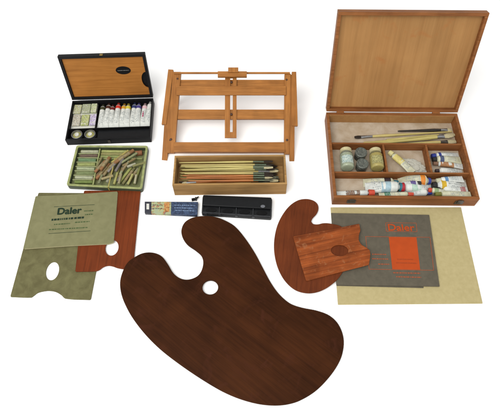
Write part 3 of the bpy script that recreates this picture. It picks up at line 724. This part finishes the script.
pdv = plain('pale_green_plastic', rgb(164, 170, 124), .4, .3, .15, 60)
for k in range(7): boxo('divider', pdv, t, -.1000, -.0378, .050-.0155*k, .0518-.0155*k, .003, .0105)
def stick(label, x, y, z, deg, L, r, m, sq=3.0, group='pastel sticks in the green tray', wrap=None):
    r = r*(.82 if z > .01 or abs(deg) > 15 else 1)
    st = thing('pastel_stick', label, 'pastel', (c[0]+x, c[1]+y, z+.0004), R(deg), group)
    lofto('stick', m, st, [(-L/2, r*.9, r*.9, 0, r), (-L/2+.001, r, r, 0, r), (L/2-.001, r, r, 0, r), (L/2, r*.9, r*.9, 0, r)], 16, sq)
    if wrap: lofto('paper_wrapper', wrap, st, [(-L*.28, r*1.07, r*1.07, 0, r*1.05), (L*.28, r*1.07, r*1.07, 0, r*1.05)], 16, sq)
    return st
def cc(nm, col): return cm('pastel_'+nm, tuple((v*.72+.28*w_)*.92 for v, w_ in zip(col, (168, 166, 132))), .6, .12, .25)
lc = [('clear white', (170, 172, 146)), ('plum brown', (84, 60, 56)), ('emerald green', (84, 124, 84)), ('lime green', (146, 156, 86)), ('pale mint', (160, 172, 136)),
      ('grey green', (106, 122, 76)), ('chalk white', (172, 178, 150)), ('moss green', (96, 118, 50))]
for k, (nm, col) in enumerate(lc):
    stick('%s pastel stick, slot %s of the left column, green tray' % (nm, ['one', 'two', 'three', 'four', 'five', 'six', 'seven', 'eight'][k]), -.067+rnd.uniform(-.002, .002), .0585-.0155*k, .0032, rnd.uniform(-2, 2), .052, .0048, cc(nm.replace(' ', '_'), col))
rc = [('pale yellow green', (160, 166, 92)), ('khaki', (136, 130, 74)), ('bright leaf green', (136, 150, 84))]
for k, (nm, col) in enumerate(rc):
    stick('long %s pastel stick along the back of the green tray, %s row' % (nm, ['rear', 'middle', 'front'][k]), .012, .0595-.0098*k, .0032, rnd.uniform(-1, 1), .086, .0043, cc(nm.replace(' ', '_'), col))
stick('short brick red pastel block in the back right corner of the green tray', .0820, .0520, .0032, 8, .020, .0070, cc('brick', (136, 72, 44)))
clear = plain('cloudy_wrapper', rgb(138, 122, 84), .25, .5, .3, 120, c2=rgb(104, 90, 62))
loose = [(-.0170, -.012, 62, .062, .0055, 'tan_brown', (150, 92, 54), 'tan brown stick standing at a slant beside the centre divider', clear),
         (-.0060, -.014, 64, .064, .0055, 'sienna', (136, 74, 42), 'sienna brown stick in the middle of the green tray', clear),
         (-.0280, -.020, 60, .058, .0050, 'umber', (112, 84, 58), 'umber stick nearest the left column of the green tray', None),
         (.0080, -.018, 78, .066, .0050, 'pale_grey', (160, 160, 140), 'pale grey stick just left of the yellow band', clear),
         (.0260, -.022, 84, .070, .0045, 'straw', (170, 166, 90), 'straw yellow stick just right of the yellow band', None),
         (.0370, -.018, 80, .060, .0050, 'plum_grey', (92, 84, 84), 'plum grey stick right of the centre of the green tray', clear),
         (.0500, -.026, 62, .062, .0048, 'yellow_green', (160, 166, 84), 'yellow green stick slanting at the right of the tray', None),
         (.0610, -.028, 64, .064, .0050, 'dull_olive', (110, 106, 62), 'dull olive stick slanting at the right of the tray', clear),
         (.0730, -.030, 66, .060, .0050, 'stone', (134, 130, 100), 'stone coloured stick slanting near the right rim', clear),
         (.0855, -.026, 80, .062, .0046, 'moss', (116, 120, 56), 'moss green stick along the right rim of the tray', None)]
for (x, y, dg, L, r, nm, col, lb, wr) in loose: stick(lb, x, y, .0032, dg, L, r, cc(nm, col), wrap=wr)
stick('long brown pastel bar lying slantwise on top at the tray back', .0420, .0330, .0135, 43, .070, .0058, cc('chestnut', (132, 80, 44)), wrap=clear)
stick('thin ochre stick lying beside the long brown bar on top of the tray', .0290, .0350, .0135, 45, .062, .0035, cc('ochre', (168, 150, 72)))
stick('pale green stick lying to the right of the long brown pastel bar', .0570, .0290, .0140, 40, .056, .0040, cc('pale_green', (130, 136, 96)))
stick('chalky white broken stick lying on top near the right of the tray', .0670, .0030, .0130, 25, .026, .0045, cc('chalk', (170, 168, 150)))
stick('brown pastel bar lying on top near the middle of the tray', -.0100, .0080, .0140, 66, .050, .0058, cc('chestnut', (132, 80, 44)), wrap=clear)
more = [(.0900, .006, 20, .040, .0042, 'olive', (118, 116, 66), 'short olive stick crossing the right rim side of the green tray'),
        (.0200, .016, 52, .050, .0045, 'dun', (128, 112, 76), 'dun stick lying slantwise on top above the yellow band'),
        (.0320, .004, 70, .048, .0045, 'violet_grey', (100, 92, 100), 'violet grey stick on top right of the yellow band'),
        (-.0230, -.002, 58, .046, .0050, 'rust', (140, 84, 50), 'rust stick on top beside the centre divider'),
        (.0480, -.006, 66, .050, .0040, 'sage', (132, 138, 104), 'sage stick on top in the right half of the tray'),
        (.0030, -.040, 20, .034, .0045, 'buff', (160, 142, 100), 'short buff stick near the front rim of the tray'),
        (.0700, -.046, 75, .036, .0040, 'lemon', (172, 168, 96), 'short lemon stick near the front right corner of the tray')]
more += [(-.0290, .012, 75, .040, .0042, 'khaki_dark', (112, 104, 64), 'dark khaki stick standing beside the top of the centre divider'),
         (.0150, .002, 60, .052, .0040, 'grey_lilac', (120, 112, 118), 'grey lilac stick under the long brown bar'),
         (.0400, -.044, 86, .034, .0040, 'putty', (150, 140, 108), 'short putty stick near the front rim, right of the yellow strap'),
         (.0590, .014, 38, .044, .0040, 'bronze', (118, 96, 58), 'bronze stick crossing below the pale green stick'),
         (-.0160, -.046, 80, .030, .0042, 'moss_grey', (112, 116, 84), 'short moss grey stick at the front beside the centre divider'),
         (.0850, -.046, 88, .030, .0040, 'ivory', (176, 170, 138), 'short ivory stick in the front right corner of the tray')]
for (x, y, dg, L, r, nm, col, lb) in more: stick(lb, x, y, .0140, dg, L, r, cc(nm, col), wrap=clear if nm in ('dun', 'rust', 'sage') else None)
bm = bmesh.new()
add_box(bm, .0135, .0165, -.0740, -.0732+.0002, 0, .0204); add_box(bm, .0135, .0165, -.0740, .0300, .0196, .0204)
add_box(bm, .0135, .0165, -.0000, .0008, .0190, .0204)
o = finish('elastic_band', bm, cm('yellow_elastic', (150, 138, 74)), None); o.location = (c[0], c[1]-.0015, .0004); o.rotation_euler = (0, 0, R(-3))
tag(o, 'yellow elastic strap lying over the front rim of the green tray', 'elastic band')

# ------------------------------------------------------------------ black enamel pan box
q = D['pan_box']; c = centre(q); P = rel(q, c)
t = thing('palette_box', 'black oblong box with four small wells, between the brush box and the large palette', 'box', (c[0], c[1], .0004))
sheet('case', M['blackplastic'], t, round_poly(P, .005), .013, bevel=.001)
def pq(u, v):
    a_ = Vector(P[3]).lerp(Vector(P[2]), u); b_ = Vector(P[0]).lerp(Vector(P[1]), u); r_ = a_.lerp(b_, v); return (r_.x, r_.y)
sheet('lid', M['blackplastic'], t, round_poly([pq(.005, .40), pq(.995, .40), pq(.99, .98), pq(.01, .98)], .004), .0075, bevel=.0014, z=.0134)
worn = cm('worn_black', (44, 45, 48), .35, .25)
ux = Vector((P[2][0]-P[3][0], P[2][1]-P[3][1])).normalized(); ang = math.atan2(ux.y, ux.x)
sheet('front_rim', worn, t, [pq(.01, .015), pq(.99, .015), pq(.99, .06), pq(.01, .06)], .0055, bevel=.0004, z=.0132)
for u in (.015, .255, .495, .735, .985):
    sheet('well_divider', worn, t, [pq(u-.006, .065), pq(u+.006, .065), pq(u+.006, .385), pq(u-.006, .385)], .0050, bevel=.0004, z=.0132)
for u in (.135, .375, .615, .86):
    sheet('paint_well', M['blackin'], t, ellipse(pq(u, .22), .015, .0065, 24), .0012, bevel=.0003, z=.0132)
for u in (.06, .26, .50, .74):
    bm = bmesh.new(); add_box(bm, -.0035, .0035, -.0015, .001, .006, .0168)
    o = finish('catch', bm, worn, t, bevel=.0004); q_ = pq(u, 0); o.location = (q_[0], q_[1], 0); o.rotation_euler = (0, 0, ang)
p = Vector(P[3]).lerp(Vector(P[2]), .87)
o = sheet('badge', cm('pewter_badge', (100, 102, 108), .5, .3), t, ellipse((0, 0), .0062, .0046), .0008, bevel=.0002, z=.0208); o.location = (*pq(.87, .50), 0)

# ------------------------------------------------------------------ flat printed carton
q = D['carton']; c = centre(q); P = rel(q, c)
t = thing('paint_carton', 'small flat printed carton, cream and dark blue, beside the black oblong box', 'carton', (c[0], c[1], .0004))
def qp(u, v):
    a = Vector(P[3]).lerp(Vector(P[2]), u); b = Vector(P[0]).lerp(Vector(P[1]), u); r_ = a.lerp(b, v); return (r_.x, r_.y)
def panel(name, m, u0, u1, v0=0, v1=1, z=.0, th=.011, bv=.0004): return sheet(name, m, t, [qp(u0, v0), qp(u1, v0), qp(u1, v1), qp(u0, v1)], th, bevel=bv, z=z)
panel('dark_end', cm('dark_grey_print', (46, 48, 58)), 0, .125)
panel('picture_panel', printed('picture_print', rgb(150, 160, 130), [rgb(176, 170, 110), rgb(110, 130, 110), rgb(180, 100, 50), rgb(90, 110, 120)], .5, (190, 190, 190), .45), .127, .50)
panel('blue_panel', plain('dark_blue_print', rgb(60, 76, 104), .45, .2, .4, 160, c2=rgb(30, 36, 52)), .502, 1.0)
panel('orange_patch', printed('orange_picture', rgb(176, 110, 60), [rgb(190, 150, 90), rgb(130, 70, 40)], .5, (260, 260, 260), .5), .37, .47, .15, .95, .0112, .0003, .00005)
panel('white_patch', M['white'], .035, .085, .3, .8, .0112, .0003, .00005)
strips('small_print', cm('pale_blue_print', (110, 130, 160)), t, [(qp(.56, .72), qp(.95, .72)), (qp(.56, .5), qp(.90, .5)), (qp(.58, .3), qp(.94, .3))], .0026, .0114, .0035)
strips('small_print', cm('dark_grey_print', (46, 48, 58)), t, [(qp(.15, .7), qp(.34, .7)), (qp(.15, .4), qp(.33, .4))], .0018, .0114, .003)

# ------------------------------------------------------------------ small black clip
q = D['clip']; c = centre(q)
t = thing('spring_clip', 'tiny black clip between the carton and the brush box', 'clip', (c[0], c[1], .0004), R(12))
bm = bmesh.new(); add_box(bm, -.010, .000, -.004, .004, 0, .004); add_box(bm, .0006, .0040, -.0052, .0052, 0, .006); finish('jaw', bm, M['blackplastic'], t, bevel=.0004)
lofto('handle', M['blackplastic'], t, [(.0042, .0035, .002, .001, .004), (.010, .002, .001, .003, .0065), (.0115, .0014, .0008, .0035, .007)], 12)

# ------------------------------------------------------------------ light
w = bpy.data.worlds.new('World'); bpy.context.scene.world = w; w.use_nodes = True
bg = w.node_tree.nodes['Background']; bg.inputs[0].default_value = (1, 1, .985, 1); bg.inputs[1].default_value = .92
def area(name, loc, size, power, target=(0, .7, 0), col=(1, .985, .95)):
    l = bpy.data.lights.new(name, 'AREA'); l.shape = 'RECTANGLE'; l.size = size[0]; l.size_y = size[1]; l.energy = power; l.color = col
    o = bpy.data.objects.new(name, l); C.objects.link(o); o.location = loc
    o.rotation_euler = (Vector(target)-Vector(loc)).to_track_quat('-Z', 'Y').to_euler(); return o
area('softbox_lamp', (-.9, -.5, 2.3), (2.2, 1.8), 75)
# ------------------------------------------------------------------ camera
cam = bpy.data.cameras.new('camera'); co = bpy.data.objects.new('camera', cam); C.objects.link(co)
cam.sensor_width = 36; cam.lens = 36*479/500; cam.clip_end = 100; cam.clip_start = .05
co.location = (0, 0, 1.173); co.rotation_euler = (R(30), 0, 0)
sc = bpy.context.scene; sc.camera = co
sc.view_settings.view_transform = 'Standard'; sc.view_settings.look = 'None'; sc.view_settings.exposure = 0; sc.view_settings.gamma = 1
sc.cycles.max_bounces = 8
